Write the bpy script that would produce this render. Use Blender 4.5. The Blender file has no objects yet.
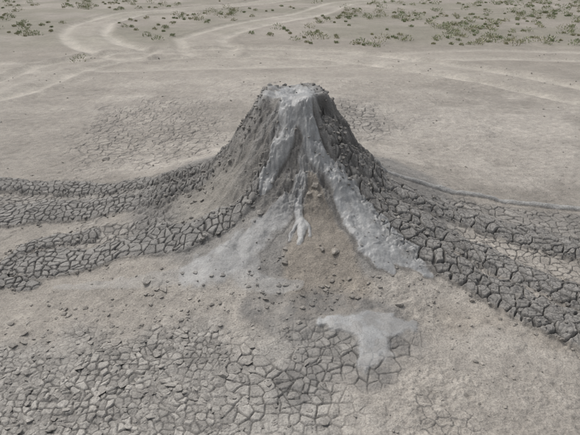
import numpy as np, math, bpy, bmesh, random
rng=np.random.default_rng(7); random.seed(7)
# ---------------------------------------------------------------- noise tools
def hsh(ix,iy,seed):
    a=(ix.astype(np.int64)*374761393+iy.astype(np.int64)*668265263+seed*974634777)&0xffffffff
    a=((a^(a>>13))*1274126177)&0xffffffff
    a=((a^(a>>15))*2246822519)&0xffffffff
    a=a^(a>>14)
    return (a&0xffffff)/float(0x1000000)
def vn(x,y,seed):
    ix=np.floor(x);iy=np.floor(y);fx=x-ix;fy=y-iy
    u=fx*fx*fx*(fx*(fx*6-15)+10);v=fy*fy*fy*(fy*(fy*6-15)+10)
    a=hsh(ix,iy,seed);b=hsh(ix+1,iy,seed);c=hsh(ix,iy+1,seed);d=hsh(ix+1,iy+1,seed)
    return (a+(b-a)*u+(c-a)*v+(a-b-c+d)*u*v)*2-1
def fbm(x,y,s,seed,o=4,g=.5):
    t=0;a=1;n=0;x=x/s;y=y/s
    for i in range(o):
        t=t+a*vn(x,y,seed+i);n+=a;a*=g
        x,y=(x*1.6-y*1.2)+3.1,(x*1.2+y*1.6)+7.7
    return t/n
def voro(x,y,s,seed,jit=.85):
    x=x/s;y=y/s;ix=np.floor(x);iy=np.floor(y)
    best=np.full(x.shape,9.);bx=np.zeros_like(x);by=np.zeros_like(x);cx=np.zeros_like(x);cy=np.zeros_like(x)
    for i in(-1,0,1):
        for j in(-1,0,1):
            gx=ix+i;gy=iy+j
            rx=gx+.5+(hsh(gx,gy,seed)-.5)*jit-x;ry=gy+.5+(hsh(gx,gy,seed+1)-.5)*jit-y
            d=rx*rx+ry*ry;m=d<best
            best=np.where(m,d,best);bx=np.where(m,rx,bx);by=np.where(m,ry,by);cx=np.where(m,gx,cx);cy=np.where(m,gy,cy)
    e=np.full(x.shape,9.)
    for i in range(-2,3):
        for j in range(-2,3):
            if (i==0 and j==0) or abs(i)+abs(j)>3: continue
            gx=cx+i;gy=cy+j
            rx=gx+.5+(hsh(gx,gy,seed)-.5)*jit-x;ry=gy+.5+(hsh(gx,gy,seed+1)-.5)*jit-y
            dx=rx-bx;dy=ry-by;l=np.sqrt(dx*dx+dy*dy)+1e-9
            e=np.minimum(e,((rx+bx)*dx+(ry+by)*dy)*.5/l)
    return e*s,hsh(cx,cy,seed+2),hsh(cx,cy,seed+3),hsh(cx,cy,seed+4),bx*s,by*s
def ss(a,b,x):
    t=np.clip((x-a)/(b-a),0,1);return t*t*(3-2*t)
def poly(x,y,pts):
    bd=np.full(x.shape,1e3);ba=np.zeros_like(x);br=np.full(x.shape,1e3)
    for p,q in zip(pts[:-1],pts[1:]):
        dx=q[0]-p[0];dy=q[1]-p[1];L=dx*dx+dy*dy
        t=np.clip(((x-p[0])*dx+(y-p[1])*dy)/L,0,1)
        d=np.hypot(x-p[0]-t*dx,y-p[1]-t*dy);w=p[2]+(q[2]-p[2])*t
        n=d/w;m=n<bd
        bd=np.where(m,n,bd);ba=np.where(m,p[3]+(q[3]-p[3])*t,ba);br=np.where(m,d,br)
    return bd,ba,br
def W(pts,ws,am):
    return [(p[0],p[1],w,a) for p,w,a in zip(pts,ws,am)]
# ---------------------------------------------------------------- layout (metres)
CX,CY=.05,6.15
PR=np.array([0,.2,.37,.45,.60,.76,1.12,1.8,2.55,3.6,999]);PZ=np.array([1.52,1.52,1.49,1.35,1.12,.86,.54,.28,.09,0,0])
FLOWS=[
 W([(.40,5.9),(.56,5.76),(.84,5.74),(1.17,5.75),(1.69,5.70),(2.24,5.57),(2.73,5.37),(3.22,5.23),(3.9,5.0),(4.8,4.6)],[.06,.08,.12,.17,.21,.24,.25,.26,.28,.25],[.03,.05,.06,.06,.06,.07,.07,.07,.07,.05]),
 W([(.92,5.54),(1.27,5.30),(1.66,5.08),(2.09,4.80),(2.47,4.52),(2.81,4.28),(3.12,4.05),(3.8,3.7)],[.1,.15,.19,.22,.22,.22,.22,.2],[.03,.05,.05,.06,.06,.06,.06,.05]),
 W([(.45,5.75),(.60,5.58),(.84,5.34),(1.11,5.02),(1.45,4.70),(1.77,4.44),(2.12,4.14),(2.44,3.88),(2.9,3.56),(3.4,3.2)],[.05,.08,.13,.17,.21,.23,.25,.26,.26,.2],[.03,.05,.06,.06,.07,.085,.09,.09,.09,.05]),
 W([(-.6,6.1),(-1.0,6.25),(-1.4,6.5),(-1.93,6.67),(-2.8,6.87),(-3.59,7.1),(-4.8,7.2),(-6,7.0)],[.08,.12,.15,.18,.20,.22,.25,.2],[.03,.05,.06,.06,.07,.08,.09,.05]),
 W([(-.9,5.85),(-1.3,5.93),(-1.75,5.96),(-2.3,6.14),(-3.08,6.22),(-3.98,6.05),(-5,5.7)],[.08,.12,.17,.25,.30,.3,.2],[.03,.04,.045,.05,.06,.06,.05]),
 W([(-.25,5.5),(-.45,5.22),(-.72,5.05),(-1.05,4.97),(-1.57,5.05),(-2.06,5.0),(-2.45,4.95),(-2.7,4.97)],[.05,.08,.14,.21,.23,.26,.31,.24],[.03,.035,.04,.045,.045,.045,.05,.04]),
 W([(-2.2,5.42),(-2.5,5.45),(-2.8,5.33),(-2.92,5.02),(-2.85,4.69),(-2.5,4.52)],[.12,.15,.14,.12,.1,.07],[.045,.05,.05,.04,.03,.02]),
]
SMOOTH=W([(1.0,6.2),(1.3,6.31),(1.87,6.42),(2.52,6.45),(3.14,6.39),(3.93,6.35),(5.2,6.2)],[.03,.05,.06,.05,.06,.06,.06],[.02,.03,.04,.04,.04,.04,.04])
WET=[
 (W([(.07,6.2),(.08,5.95),(.11,5.80),(.23,5.62),(.37,5.50),(.57,5.31),(.85,4.99),(1.10,4.68),(1.28,4.50)],[.24,.20,.16,.13,.13,.15,.18,.18,.07],[.04,.05,.06,.06,.05,.045,.035,.03,.015]),1.),
 (W([(.0,6.0),(-.02,5.78),(-.07,5.59),(-.19,5.45),(-.30,5.28)],[.14,.11,.09,.085,.05],[.04,.05,.05,.04,.02]),.9),
 (W([(.37,5.52),(.62,5.10),(.80,4.78),(.92,4.56),(.98,4.45)],[.05,.13,.16,.10,.04],[.03,.03,.03,.02,.01]),1.),
 (W([(.18,5.66),(.14,5.45),(.04,5.24),(-.18,5.0),(-.40,4.76),(-.62,4.55),(-.85,4.45)],[.06,.07,.09,.13,.20,.25,.25],[.03,.03,.03,.025,.02,.01,.006]),.7),
 (W([(-.8,4.45),(-1.1,4.42),(-1.6,4.48),(-2.2,4.5)],[.2,.13,.08,.05],[.005,.005,.005,.004]),.3),
 (W([(.06,5.22),(.05,5.05),(.10,4.88),(.08,4.70)],[.03,.05,.05,.025],[.02,.03,.02,.01]),.9),
 (W([(.07,5.0),(-.02,4.86),(-.03,4.76)],[.03,.03,.02],[.02,.02,.01]),.8),
 (W([(.06,5.05),(.17,4.9),(.18,4.8)],[.03,.025,.02],[.02,.02,.01]),.8),
 (W([(-.55,4.60),(-.40,4.32),(-.2,4.22),(.05,4.25)],[.2,.16,.1,.06],[.008,.006,.005,.005]),.45),
]
POOL=[W([(.22,3.84),(.58,3.80),(.84,3.83),(1.06,3.87)],[.07,.19,.15,.07],[1]*4),W([(.60,3.78),(.68,3.58),(.56,3.40)],[.21,.18,.09],[1,1,1])]
DAMP=[W([(-.25,3.98),(.3,3.9),(.78,3.78)],[.22,.34,.38],[1,1,1]),W([(.25,3.7),(.6,3.45)],[.34,.32],[1,1]),W([(.2,3.6),(.0,3.1)],[.25,.2],[1,1])]
BROWN=W([(.20,5.35),(.26,5.0),(.3,4.55),(.3,4.3)],[.06,.22,.42,.45],[1,1,1,1])
T1=W([(-12,6),(-8.5,10),(-6.69,12.89),(-6.25,15.45),(-5.4,16.9),(-3.36,17.57),(-.93,17.9),(1.5,17.23),(3.58,15.68),(5.25,14.12),(6.43,12.34),(9,9)],[1.1]*12,[1]*12)
T2=W([(-4.97,17.5),(-6.38,19.24),(-7.77,21.8),(-8.42,25),(-7.6,28.47),(-2,34),(6,44)],[.8]*7,[1]*7)
T3=W([(-2.5,17.8),(-3.2,20.5),(-2.0,24),(.6,28),(3,34),(14,44)],[.7]*6,[.6]*6)
T4=W([(-14,17),(-9,15.2),(-4,15.9),(1,16.4),(6,17.6),(12,16.4)],[.8]*6,[.4]*6)
TRACKS=[T1,T2,T3,T4]
# ---------------------------------------------------------------- grid
def grow(start,step,ratio,end):
    o=[];v=start
    while v<end:
        step*=ratio;v+=step;o.append(v)
    return o
xr=grow(3.55,.0065,1.022,700)
X=np.array([-v for v in xr[::-1]]+list(np.arange(-3.55,3.5501,.0063))+xr)
yf=list(np.arange(2.4,5.3,.0063));yf+=list(np.arange(yf[-1]+.0085,7.2,.0085));yf+=list(np.arange(yf[-1]+.012,9,.013))
yf+=grow(yf[-1],.013,1.009,60);yf+=grow(yf[-1],yf[-1]-yf[-2],1.06,900)
yb=[2.4-(v) for v in grow(0,.01,1.06,300)]
Y=np.array(yb[::-1]+yf)
NX,NY=len(X),len(Y)
gx,gy=np.meshgrid(X,Y);gx=gx.ravel();gy=gy.ravel();N=len(gx)
col=np.zeros((N,3));z=np.zeros(N);wetA=np.zeros(N)
C=lambda r,g,b:np.array([r,g,b])
PALE=C(.385,.355,.315);MID=C(.295,.271,.238);DARK=C(.122,.117,.11);WETC=C(.29,.292,.288);BRN=C(.270,.240,.202);FLOW=C(.232,.224,.21)
def mix(a,b,t): return a+(b-a)*t[:,None]
big=fbm(gx,gy,3.2,11,4);med=fbm(gx,gy,.55,21,4)
near=(np.abs(gx)<6)&(gy>1.5)&(gy<14)
z+=.03*big+.012*med
col[:]=MID
col=mix(col,PALE,ss(-.25,.5,big+.5*med))
stretch=fbm(gx*.35,gy*1.2,2.0,31,4)
col*=(1+.2*stretch)[:,None]
far=ss(10,18,gy)
col=mix(col,C(.278,.25,.212)*1.0,far*.65)
veg=ss(17.5,21,gy+1.2*big)
col=mix(col,C(.21,.20,.155),veg*ss(-.2,.4,fbm(gx,gy,2.5,41,4)+.15)*.6)
trk=np.zeros(N)
for T in TRACKS:
    m=(gy>4)&(gy<50)
    wx=gx[m]+.15*big[m]
    n,a,d=poly(wx,gy[m]+.06*med[m],T)
    rut=np.exp(-((d-.72)/.2)**2);band=1-ss(.8,1.5,n)
    z[m]-=(.06*rut-.02*np.exp(-((d-.3)/.2)**2)-.04*np.exp(-((d-1.12)/.15)**2))*a
    cm=np.zeros(N);cm[m]=np.clip(rut*.9+band*.35,0,1)*(.8+.4*np.clip(stretch[m]+.3,0,1))*(.4+.6*a);trk=np.maximum(trk,cm)
col=mix(col,C(.47,.435,.38),np.clip(trk,0,1)*.8)
# --- near layer
ii=np.nonzero(near)[0]
x=gx[ii];y=gy[ii];c=col[ii];zz=z[ii];wt=np.zeros(len(ii))
bigN=big[ii];medN=med[ii]
w1=fbm(x,y,.35,51,3);w2=fbm(x,y,.35,61,3);f1=fbm(x,y,.09,71,3);f2=fbm(x,y,.09,81,3)
xw=x+.09*w1+.018*f1;yw=y+.09*w2+.018*f2
xs=x+.03*w1+.012*f1;ys=y+.03*w2+.012*f2
fine=fbm(x,y,.07,91,4,.6)
th=np.arctan2(ys-CY,xs-CX)
r0=np.hypot(x-CX,y-CY)
rad=fbm(th*1.6+3,r0*.35,.5,101,4)
rad2=fbm(th*1.6+9,r0*.25,.16,105,3)
r=np.hypot(x+.05*w1-CX,y+.05*w2-CY)*(1+.07*rad*ss(.2,.5,r0))
cone=np.interp(r,PR,PZ)
cone=.5*cone+.25*(np.interp(r+.05,PR,PZ)+np.interp(np.abs(r-.05),PR,PZ))
base_s=cone.copy()
onc=1-ss(1.0,2.2,r0)
zz+=cone
thc=np.arctan2(y-CY,x-CX)
bowl=np.exp(-(((x-CX)/.15)**2+((y-CY-.05)/.15)**2));zz-=.08*bowl
rim=np.exp(-((r0-.33)/.08)**2)
front=np.exp(-((thc+math.pi/2)/.5)**2)
lump=fbm(x,y,.20,111,2)
zz+=rim*(.05+.09*lump)-front*np.exp(-((r0-.27)/.14)**2)*.05
zz+=.05*np.exp(-(((x-.08)/.15)**2+((y-5.93)/.09)**2))+.035*np.exp(-(((x-.21)/.07)**2+((y-5.88)/.07)**2))
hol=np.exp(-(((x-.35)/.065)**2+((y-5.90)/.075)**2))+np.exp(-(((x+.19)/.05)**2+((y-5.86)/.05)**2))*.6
zz-=.15*hol
rug=np.clip(ss(.3,.42,r0)*(1-ss(.8,1.25,r0))+0,0,1)*(.5+.5*ss(-.1,.35,rad))
backl=ss(.33,.5,r0)*(1-ss(1.5,2.1,r0))*np.exp(-((np.abs(thc)-math.pi)/.6)**2)
rug=np.clip(np.maximum(rug,backl*.85),0,1)
flank=np.exp(-(((x+.90)/.46)**2+((y-5.50)/.40)**2)**1.5)
rug*=1-.85*flank
rid=1-np.abs(fbm(x,y,.11,121,4,.6))*2.2
zz+=rug*(.055*rid+.035*fine)
zz+=onc*ss(.3,.6,r0)*(.035*rad+.016*rad2)
c=mix(c,FLOW*.95,ss(.0,.3,onc)*.85)
c=mix(c,DARK*1.05,np.clip(rug*ss(.2,-.6,rid-.6)*.45+rug*.55,0,1))
c*=(1+.18*rad2*onc*ss(.3,.6,r0))[:,None]
c=mix(c,C(.265,.247,.216),flank*.85)
drape=np.exp(-((thc+1.5)/.75)**2)*ss(.15,.3,r0)*(1-ss(.7,1.1,r0))*ss(-.15,.3,rad2+.3*f1)
c=mix(c,WETC*.8,drape*.5);wt=np.maximum(wt,drape*.4);rug*=1-.6*drape
br=1-ss(.75,1.05,poly(xw,yw,BROWN)[0]);c=mix(c,BRN,br*.9);rug*=1-br
zz+=.010*fine+.006*medN
pits=ss(.25,.6,fbm(x,y,.22,131,3));zz-=.012*pits*(1-onc)
loose=ss(-.2,.4,fbm(x,y,.5,141,3)+.2)*ss(4.6,4.0,y)*ss(.2,.9,x)
lf=fbm(x,y,.05,145,3,.6)
zz+=loose*.014*lf;c*=(1+loose*.12*lf)[:,None]
c=mix(c,BRN*1.08,ss(.1,.5,fbm(x,y,.8,151,3)+.15)*ss(.7,1.3,x)*ss(4.4,3.9,y)*.6)
# flows
cov=np.zeros_like(x);fb=np.zeros_like(x);edge=np.zeros_like(x)
for F in FLOWS:
    n,a,d=poly(xw,yw,F)
    n=n*(1+.3*w2+.12*w1)
    b=a*np.clip(1-n*n*n,0,1)**.6
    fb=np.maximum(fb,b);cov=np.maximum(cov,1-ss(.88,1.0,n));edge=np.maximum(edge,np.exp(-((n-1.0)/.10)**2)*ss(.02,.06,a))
zz+=fb
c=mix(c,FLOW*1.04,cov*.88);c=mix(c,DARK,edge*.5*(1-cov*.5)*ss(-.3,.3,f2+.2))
zz+=edge*.014*rid
def cracks(mask,s,gap,depth,tilt,lift,seed,dk,wa=.02,lighten=.1,curl=.0):
    global c,zz
    k=np.nonzero(mask>.02)[0]
    if len(k)==0:return
    X_=x[k]+wa*w1[k]*2+wa*.6*f1[k];Y_=y[k]+wa*w2[k]*2+wa*.6*f2[k]
    e,h1,h2,h3,bx,by=voro(X_,Y_,s,seed)
    g=gap*(.55+.9*h3)
    m=mask[k]
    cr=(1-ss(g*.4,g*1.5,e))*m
    top=((h1-.5)*2*lift+tilt*(bx*(h2-.5)+by*(h3-.5))*2+curl*np.exp(-e/(.2*s)))*m
    zz[k]+=top*(1-cr)-depth*cr
    t=1+(h1-.5)*lighten*2
    cc=c[k]*(1+(t-1)*m)[:,None]
    c[k]=mix(cc,DARK*dk,np.clip(cr,0,1)*.85)  # gap shade painted into the colour, along with moist dark mud
flowm=cov*ss(.015,.04,fb+.02*cov)
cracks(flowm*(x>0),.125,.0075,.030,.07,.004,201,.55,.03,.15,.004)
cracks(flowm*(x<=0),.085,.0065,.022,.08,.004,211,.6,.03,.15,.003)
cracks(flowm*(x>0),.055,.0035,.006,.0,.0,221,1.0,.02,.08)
bl=ss(.05,.7,np.clip(np.exp(-(((x+2.6)/1.8)**2+((y-9.6)/2.3)**2))*1.4-.3+.6*bigN+.35*w1,0,1))
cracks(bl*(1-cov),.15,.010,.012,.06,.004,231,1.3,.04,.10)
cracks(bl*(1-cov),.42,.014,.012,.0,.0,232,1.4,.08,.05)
c=mix(c,PALE*1.05,bl*.25)
bk=ss(.2,.8,np.exp(-(((x-1.1)/.8)**2+((y-10.6)/1.4)**2))+.35*w1+.3*bigN)
c=mix(c,FLOW,bk*.35)
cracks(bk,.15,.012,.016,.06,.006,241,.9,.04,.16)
rr=ss(.25,.6,np.exp(-(((x-3.0)/1.6)**2+((y-5.9)/.4)**2))+.25*w1)*(1-cov)
c=mix(c,FLOW*.95,rr*.6)
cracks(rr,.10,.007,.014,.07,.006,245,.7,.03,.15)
lm=ss(.2,.6,np.exp(-(((x+2.5)/1.6)**2+((y-6.45)/.65)**2))+.3*w1)*(1-cov)
lm=np.maximum(lm,ss(.3,.7,np.exp(-(((x+1.9)/.9)**2+((y-5.35)/.28)**2))+.35*w1)*(1-cov)*.9)
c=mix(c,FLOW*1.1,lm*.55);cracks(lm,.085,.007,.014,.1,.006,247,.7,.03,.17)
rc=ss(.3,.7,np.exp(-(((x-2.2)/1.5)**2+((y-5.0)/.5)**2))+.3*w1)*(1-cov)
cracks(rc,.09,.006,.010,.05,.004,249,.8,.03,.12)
# foreground plates
fg=ss(3.95,3.55,y+.25*w1+.12*bigN)*ss(.75,.25,x+.3*w2)
dampm=np.zeros_like(x)
for D in DAMP: dampm=np.maximum(dampm,1-ss(.6,1.1,poly(xw,yw,D)[0]))
c=mix(c,C(.345,.330,.304),fg*.75)
tl=ss(-.0,-.9,x+.6*w1+.5*bigN)
fill=ss(.5,.0,fbm(x,y,.45,255,3)+.1)
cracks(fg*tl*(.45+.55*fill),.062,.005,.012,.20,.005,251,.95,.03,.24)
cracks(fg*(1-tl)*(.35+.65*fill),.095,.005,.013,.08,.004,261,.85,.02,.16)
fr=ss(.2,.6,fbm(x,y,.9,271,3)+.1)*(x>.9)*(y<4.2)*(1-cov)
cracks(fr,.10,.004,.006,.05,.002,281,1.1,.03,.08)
n,a,d=poly(x+.04*w1,y+.04*w2,SMOOTH);n=n*(1+.35*w2)
sm=np.clip(1-n*n,0,1)**.5;zz+=sm*a;c=mix(c,C(.34,.335,.32),np.clip(sm*1.6,0,1));c=mix(c,DARK,np.exp(-((n-1.2)/.15)**2)*.5)
dk_=dampm*(.5+.35*ss(-.3,.3,f1+w1))
c=mix(c,C(.16,.154,.144),dk_);wt=np.maximum(wt,dampm*.4)
cracks(dampm*ss(3.9,3.5,y),.12,.005,.010,.04,.002,291,.6,.02,.08)
pm=np.zeros_like(x)
for P in POOL: pm=np.maximum(pm,1-ss(.55,1.0,poly(x+.14*w1+.05*f1,y+.10*w2+.045*f2,P)[0]+.18*f1+.12*fine))
smz=base_s+z[ii]
zz=zz*(1-pm*.9)+(smz+.012)*pm*.9
c=mix(c,WETC*1.02,pm*(.6+.4*ss(-.2,.2,f1+.5*w2)));wt=np.maximum(wt,pm*.95)
wm=np.zeros_like(x);ws_=np.zeros_like(x);wz=np.zeros_like(x);wn=np.full(x.shape,9.)
for F,st in WET:
    n,a,d=poly(x+.06*w1+.028*f1,y+.06*w2+.028*f2,F)
    n=n+.25*f2+.12*fine
    soft=.4 if st<.75 else .14
    m=1-ss(1.-soft,1.0,n);wm=np.maximum(wm,m);ws_=np.maximum(ws_,m*st)
    wz=np.maximum(wz,a*np.clip(1-n*n,0,1)**.5)
    if st>.75: wn=np.minimum(wn,n)
c=mix(c,DARK*.85,np.exp(-((wn-1.1)/.12)**2)*.5)
lip=np.exp(-(r0/.42)**6)*ss(-.35,.2,fbm(x,y,.16,301,3)+.2-.9*(x-.25)*(x>.2)-.6*(-.1-x)*(x<-.1))*np.clip(1-1.3*hol,0,1)
ws_=np.maximum(ws_,lip*.9);wm=np.maximum(wm,lip)
zz+=wz-wm*.008*fine+ws_*(.012*fbm(x,y,.06,311,3)+.022*fbm(x,y,.16,315,2)*(onc>0.5))
thin=ss(-.5,.35,fbm(x,y,.12,321,4,.6)+.45-.5*ss(.6,1.,wn)*(wn<2))
c=mix(c,WETC,ws_*np.clip(.35+.65*thin,0,1));wt=np.maximum(wt,ws_*(.5+.5*thin))
streak=(rad2+.4*f1)*ws_*(r0<2);c*=(1+.3*streak)[:,None]
c*=(1-.55*np.clip(hol,0,1))[:,None]  # rim hollows: recess shade darkened into the colour, besides the dug depth
c*=(1+(.12*fine+.07*f1)*(1-.5*wt))[:,None]
# soft ceiling so the rim stays a rounded, blunt stump
top_=1.575;ov=np.maximum(zz-(top_-.05),0);zz=np.where(ov>0,top_-.05+.06*(1-np.exp(-ov/.06)),zz)
z[ii]=zz;col[ii]=c;wetA[ii]=wt
conemask=np.zeros(N);conemask[ii]=np.maximum.reduce([1-ss(1.75,2.0,r0+.2*w1),cov,ss(.2,.3,sm)])
# ---------------------------------------------------------------- material
def mud_material():
    m=bpy.data.materials.new("dried_mud");m.use_nodes=True;nt=m.node_tree;n=nt.nodes;l=nt.links
    b=n["Principled BSDF"];b.inputs["Specular IOR Level"].default_value=.45
    at=n.new("ShaderNodeAttribute");at.attribute_name="Col"
    wa=n.new("ShaderNodeAttribute");wa.attribute_name="wet"
    tc=n.new("ShaderNodeTexCoord")
    def noise(s,d,r):
        q=n.new("ShaderNodeTexNoise");q.inputs["Scale"].default_value=s;q.inputs["Detail"].default_value=d;q.inputs["Roughness"].default_value=r
        l.new(tc.outputs["Object"],q.inputs["Vector"]);return q
    n1=noise(9,3,.7);n2=noise(65,3,.8);n3=noise(1.3,3,.65)
    def mr(src,a,b2,c1=.3,c2=.7):
        q=n.new("ShaderNodeMapRange");l.new(src,q.inputs[0]);q.inputs[1].default_value=c1;q.inputs[2].default_value=c2;q.inputs[3].default_value=a;q.inputs[4].default_value=b2;return q.outputs[0]
    def mth(op,a,b2):
        q=n.new("ShaderNodeMath");q.operation=op
        for i,v in enumerate((a,b2)):
            if isinstance(v,(int,float)): q.inputs[i].default_value=v
            else: l.new(v,q.inputs[i])
        return q.outputs[0]
    mul=lambda a,b2:mth("MULTIPLY",a,b2)
    sp=mth("ADD",1.0,mul(mr(n2.outputs[0],-.32,.32),mr(wa.outputs["Fac"],1,.5,0,1)))
    f=mul(mul(mr(n1.outputs[0],.83,1.17),sp),mr(n3.outputs[0],.88,1.12))
    vm=n.new("ShaderNodeVectorMath");vm.operation="SCALE";l.new(at.outputs["Color"],vm.inputs[0]);l.new(f,vm.inputs["Scale"])
    l.new(vm.outputs[0],b.inputs["Base Color"])
    l.new(mul(mr(wa.outputs["Fac"],.95,.31,0,1),mr(n1.outputs[0],.8,1.15)),b.inputs["Roughness"])
    bp=n.new("ShaderNodeBump");bp.inputs["Distance"].default_value=.016
    l.new(mr(wa.outputs["Fac"],.85,.25,0,1),bp.inputs["Strength"])
    l.new(n2.outputs[0],bp.inputs["Height"]);l.new(bp.outputs[0],b.inputs["Normal"])
    return m
MUD=mud_material()
idx=np.arange(N).reshape(NY,NX)
quads=np.stack([idx[:-1,:-1],idx[:-1,1:],idx[1:,1:],idx[1:,:-1]],-1).reshape(-1,4)
fm=conemask[quads[:,0]]>.5
ft=(trk[quads[:,0]]>.3)&~fm
def make(name,q):
    used,inv=np.unique(q.ravel(),return_inverse=True)
    me=bpy.data.meshes.new(name);me.vertices.add(len(used))
    co=np.stack([gx[used],gy[used],z[used]],-1).astype(np.float32)
    me.vertices.foreach_set("co",co.ravel());nf=len(q)
    me.loops.add(nf*4);me.loops.foreach_set("vertex_index",inv.astype(np.int32).ravel())
    me.polygons.add(nf);me.polygons.foreach_set("loop_start",np.arange(0,nf*4,4,dtype=np.int32))
    me.polygons.foreach_set("use_smooth",np.ones(nf,dtype=bool))
    a=me.attributes.new("Col","FLOAT_COLOR","POINT")
    cc=np.ones((len(used),4),dtype=np.float32);cc[:,:3]=np.clip(col[used],.02,.9);a.data.foreach_set("color",cc.ravel())
    a=me.attributes.new("wet","FLOAT","POINT");a.data.foreach_set("value",np.clip(wetA[used],0,1).astype(np.float32))
    me.update(calc_edges=True);me.materials.append(MUD)
    o=bpy.data.objects.new(name,me);bpy.context.collection.objects.link(o);return o
make("mud_volcano",quads[fm]);make("dirt_track",quads[ft]);make("ground",quads[~fm&~ft])
Zg=z.reshape(NY,NX);Cg=col.reshape(NY,NX,3)
def at(px,py):
    i=np.clip(np.searchsorted(X,px),1,NX-1);j=np.clip(np.searchsorted(Y,py),1,NY-1)
    return Zg[j,i],Cg[j,i]
# ---------------------------------------------------------------- clods
def templates(n,pts):
    out=[]
    for k in range(n):
        bm=bmesh.new();R=np.random.default_rng(100+k)
        for i in range(pts):
            v=R.normal(size=3);v/=np.linalg.norm(v)*R.uniform(.95,1.15);bm.verts.new(v*(1,R.uniform(.7,1),.75))
        res=bmesh.ops.convex_hull(bm,input=bm.verts)
        bmesh.ops.delete(bm,geom=[g for g in res["geom_interior"] if isinstance(g,bmesh.types.BMVert)],context="VERTS")
        bm.verts.index_update()
        out.append((np.array([v.co[:] for v in bm.verts]),np.array([[v.index for v in f.verts] for f in bm.faces])));bm.free()
    return out
TP=templates(10,18)
PX=[];PY=[];PS=[];FLT=[]
def scatter(n,f,smin,smax,flat=1.,bias=2.):
    for k in range(n):
        px,py=f()
        PX.append(px);PY.append(py);PS.append(smin+(smax-smin)*random.random()**bias);FLT.append(flat)
g=random.gauss;U=random.uniform
def ring(a0,a1,r0_,r1_):
    def f():
        a=math.radians(U(a0,a1));q=U(r0_,r1_);return CX+q*math.cos(a),CY+q*math.sin(a)
    return f
scatter(70,ring(-30,210,.30,.44),.01,.035)
scatter(200,ring(150,212,.35,1.4),.008,.034)
scatter(90,ring(-70,20,.42,.95),.008,.026)
scatter(30,ring(-130,-75,.35,.9),.008,.022)
def line(F,sp):
    def f():
        i=random.randrange(len(F)-1);t=random.random();p,q=F[i],F[i+1];w=p[2]+(q[2]-p[2])*t
        dx,dy=q[0]-p[0],q[1]-p[1];L=math.hypot(dx,dy);s=random.choice((-1,1))*w*g(1,sp)
        return p[0]+dx*t-dy/L*s,p[1]+dy*t+dx/L*s
    return f
for F in FLOWS: scatter(150,line(F,.2),.006,.034,1,2.5)
def fgp():
    while 1:
        px,py=U(-2.6,.35),U(2.4,3.95)
        if random.random()<min(1,max(0,(3.95-py)*1.3+.15))*(1 if px<-.3 else .3):return px,py
scatter(1200,fgp,.005,.042,.36,2.6)
scatter(260,lambda:(g(-1.1,.9),g(4.05,.25)),.005,.032,.7,2.5)
scatter(170,lambda:(g(.25,.5),g(4.2,.16)),.005,.032,.7,2.5)
scatter(350,lambda:(g(1.6,.6),g(3.9,.5)),.004,.022,1,3)
scatter(600,lambda:(U(-4,4),U(2.4,8)),.004,.016,1,3)
scatter(900,lambda:(U(-9,9),U(7,18)),.005,.03,1,4)
for bxy,s in (((-1.33,4.42),.06),((-1.15,4.30),.05),((-.05,4.5),.035),((.42,4.62),.05),((.30,4.65),.035),((-.42,5.2),.04),((2.05,4.2),.05),((-2.85,8.2),.08),((.95,4.05),.045),((-.3,5.1),.045),((-2.3,3.7),.045),((-.5,3.3),.05),((.26,5.28),.05),((.2,5.22),.04),((.30,5.2),.035)):
    PX.append(bxy[0]);PY.append(bxy[1]);PS.append(s);FLT.append(.9)
PX=np.array(PX);PY=np.array(PY);PS=np.array(PS);zz_,cc_=at(PX,PY)
keep=~((((PX-.62)/.48)**2+((PY-3.72)/.34)**2)<1)
V=[];Fs=[];CL=[];o=0
for i in np.nonzero(keep)[0]:
    tv,tf=TP[i%10];a=rng.uniform(0,6.28);b_=rng.normal(0,.3)
    ca,sa,cb,sb=math.cos(a),math.sin(a),math.cos(b_),math.sin(b_)
    s=PS[i];v=tv*(s*rng.uniform(.8,1.3),s,s*FLT[i]*rng.uniform(.6,1.))
    v=np.stack([v[:,0],v[:,1]*cb-v[:,2]*sb,v[:,1]*sb+v[:,2]*cb],-1)
    v=np.stack([v[:,0]*ca-v[:,1]*sa,v[:,0]*sa+v[:,1]*ca,v[:,2]],-1)+(PX[i],PY[i],zz_[i]+s*.15*FLT[i])
    V.append(v);Fs.append(tf+o);o+=len(v)
    base=.5*cc_[i]+.5*np.array([.29,.272,.247]);CL.append(np.repeat([base*rng.uniform(.8,1.2)],len(v),0))
def trimesh(name,V,F,Cc,mat,smooth=False):
    me=bpy.data.meshes.new(name);me.vertices.add(len(V));me.vertices.foreach_set("co",V.astype(np.float32).ravel())
    me.loops.add(len(F)*3);me.loops.foreach_set("vertex_index",F.astype(np.int32).ravel())
    me.polygons.add(len(F));me.polygons.foreach_set("loop_start",np.arange(0,len(F)*3,3,dtype=np.int32))
    me.polygons.foreach_set("use_smooth",np.full(len(F),smooth))
    a=me.attributes.new("Col","FLOAT_COLOR","POINT");c4=np.ones((len(V),4),dtype=np.float32);c4[:,:3]=Cc;a.data.foreach_set("color",c4.ravel())
    me.update(calc_edges=True);me.materials.append(mat)
    ob=bpy.data.objects.new(name,me);bpy.context.collection.objects.link(ob);return ob
trimesh("mud_clods",np.concatenate(V),np.concatenate(Fs),np.concatenate(CL),MUD)
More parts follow.
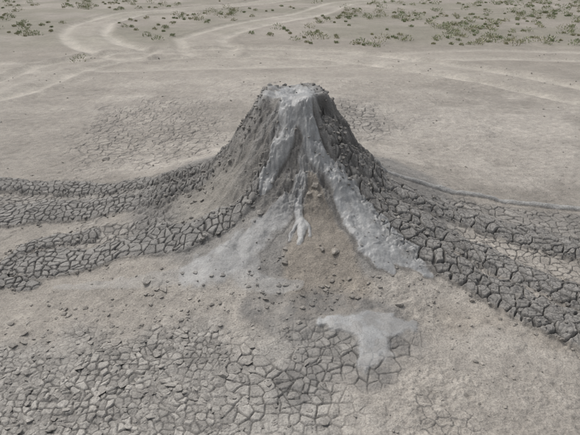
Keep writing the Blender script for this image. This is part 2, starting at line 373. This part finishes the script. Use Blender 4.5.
# ---------------------------------------------------------------- grass
gm=bpy.data.materials.new("dry_grass");gm.use_nodes=True;nt=gm.node_tree
b=nt.nodes["Principled BSDF"];b.inputs["Roughness"].default_value=.85
a=nt.nodes.new("ShaderNodeAttribute");a.attribute_name="Col"
nz=nt.nodes.new("ShaderNodeTexNoise");nz.inputs["Scale"].default_value=6
mp=nt.nodes.new("ShaderNodeMapRange");mp.inputs[3].default_value=.7;mp.inputs[4].default_value=1.3;nt.links.new(nz.outputs[0],mp.inputs[0])
vm=nt.nodes.new("ShaderNodeVectorMath");vm.operation="SCALE";nt.links.new(a.outputs["Color"],vm.inputs[0]);nt.links.new(mp.outputs[0],vm.inputs["Scale"]);nt.links.new(vm.outputs[0],b.inputs["Base Color"])
n=17000
tx=rng.uniform(-45,45,n);ty=18.3+rng.uniform(0,1,n)**1.3*60
dn=fbm(tx,ty,3.5,401,4)+.6*fbm(tx,ty,1.0,411,3)
tr=np.full(n,9.)
for T in TRACKS[:3]: tr=np.minimum(tr,poly(tx,ty,T)[2])
right=ss(-1,1.5,tx);start=20.8-1.8*right
ok=(dn>rng.uniform(-.3,.65,n)-.25*right)&(tr>1.15)&(ty>start+.9*dn)
tx=tx[ok];ty=ty[ok]
extra=[(-6.0,16.4,.28),(-11.6,20.5,.35),(-10.8,19.2,.25),(-4.6,20.2,.22),(9.4,16.2,.25),(8.9,17.0,.25),(-9.6,21.5,.25)]
ts=.06+.30*rng.uniform(0,1,len(tx))**2.2
tx=np.append(tx,[e[0] for e in extra]);ty=np.append(ty,[e[1] for e in extra]);ts=np.append(ts,[e[2] for e in extra])
tz,_=at(tx,ty);M=len(tx);K=64
ang=rng.uniform(0,6.28,(M,K));rd=np.sqrt(rng.uniform(0,1,(M,K)))*ts[:,None]*rng.uniform(.4,1.2,(M,K))
hh=.01+rng.uniform(.0,1,(M,K))*ts[:,None]*.7*np.clip(1.05-(rd/ts[:,None])**2*.7,.1,1)
bx=tx[:,None]+rd*np.cos(ang);by=ty[:,None]+rd*np.sin(ang)*1.2
L=rng.uniform(.02,.055,(M,K))*(.7+ts[:,None]);wd=rng.uniform(.008,.022,(M,K));a2=rng.uniform(0,6.28,(M,K))
p0=np.stack([bx-wd*np.sin(a2),by+wd*np.cos(a2),tz[:,None]+hh-L*.4],-1)
p1=np.stack([bx+wd*np.sin(a2),by-wd*np.cos(a2),tz[:,None]+hh-L*.4],-1)
p2=np.stack([bx+L*.8*np.cos(ang),by+L*.8*np.sin(ang),tz[:,None]+hh+L],-1)
V=np.stack([p0,p1,p2],2).reshape(-1,3);F=np.arange(len(V)).reshape(-1,3)
hue=rng.uniform(0,1,M)[:,None];dry=np.array([.34,.32,.22]);grn=np.array([.215,.25,.14])
tc_=grn+(dry-grn)*hue**1.1
tc_=np.repeat(tc_[:,None,:],K,1)*rng.uniform(.8,1.35,(M,K,1));tc_=np.repeat(tc_.reshape(-1,3),3,0)
trimesh("grass",V,F,tc_,gm)
# ---------------------------------------------------------------- light, sky, camera
w=bpy.data.worlds.new("World");bpy.context.scene.world=w;w.use_nodes=True;nt=w.node_tree
sk=nt.nodes.new("ShaderNodeTexSky");sk.sky_type="NISHITA";sk.sun_disc=False
EL,AZ=58,-50
sk.sun_elevation=math.radians(EL);sk.sun_rotation=math.radians(AZ);sk.dust_density=4;sk.air_density=1;sk.ozone_density=.6
hs=nt.nodes.new("ShaderNodeHueSaturation");hs.inputs["Saturation"].default_value=.3
nt.links.new(sk.outputs[0],hs.inputs["Color"]);nt.links.new(hs.outputs[0],nt.nodes["Background"].inputs["Color"]);nt.nodes["Background"].inputs["Strength"].default_value=.15
s=bpy.data.lights.new("sun","SUN");s.energy=1.5;s.angle=math.radians(20);s.color=(1,.97,.93)
so=bpy.data.objects.new("sun",s);bpy.context.collection.objects.link(so)
from mathutils import Vector
d=Vector((math.sin(math.radians(AZ))*math.cos(math.radians(EL)),math.cos(math.radians(AZ))*math.cos(math.radians(EL)),math.sin(math.radians(EL))))
so.rotation_euler=d.to_track_quat("Z","Y").to_euler()
cam=bpy.data.cameras.new("camera");co=bpy.data.objects.new("camera",cam);bpy.context.collection.objects.link(co)
co.location=(0,0,3);co.rotation_euler=(math.radians(90-26),0,0)
cam.sensor_width=36;cam.lens=36*560/580;cam.clip_end=3000
bpy.context.scene.camera=co
bpy.context.scene.view_settings.view_transform="Standard"
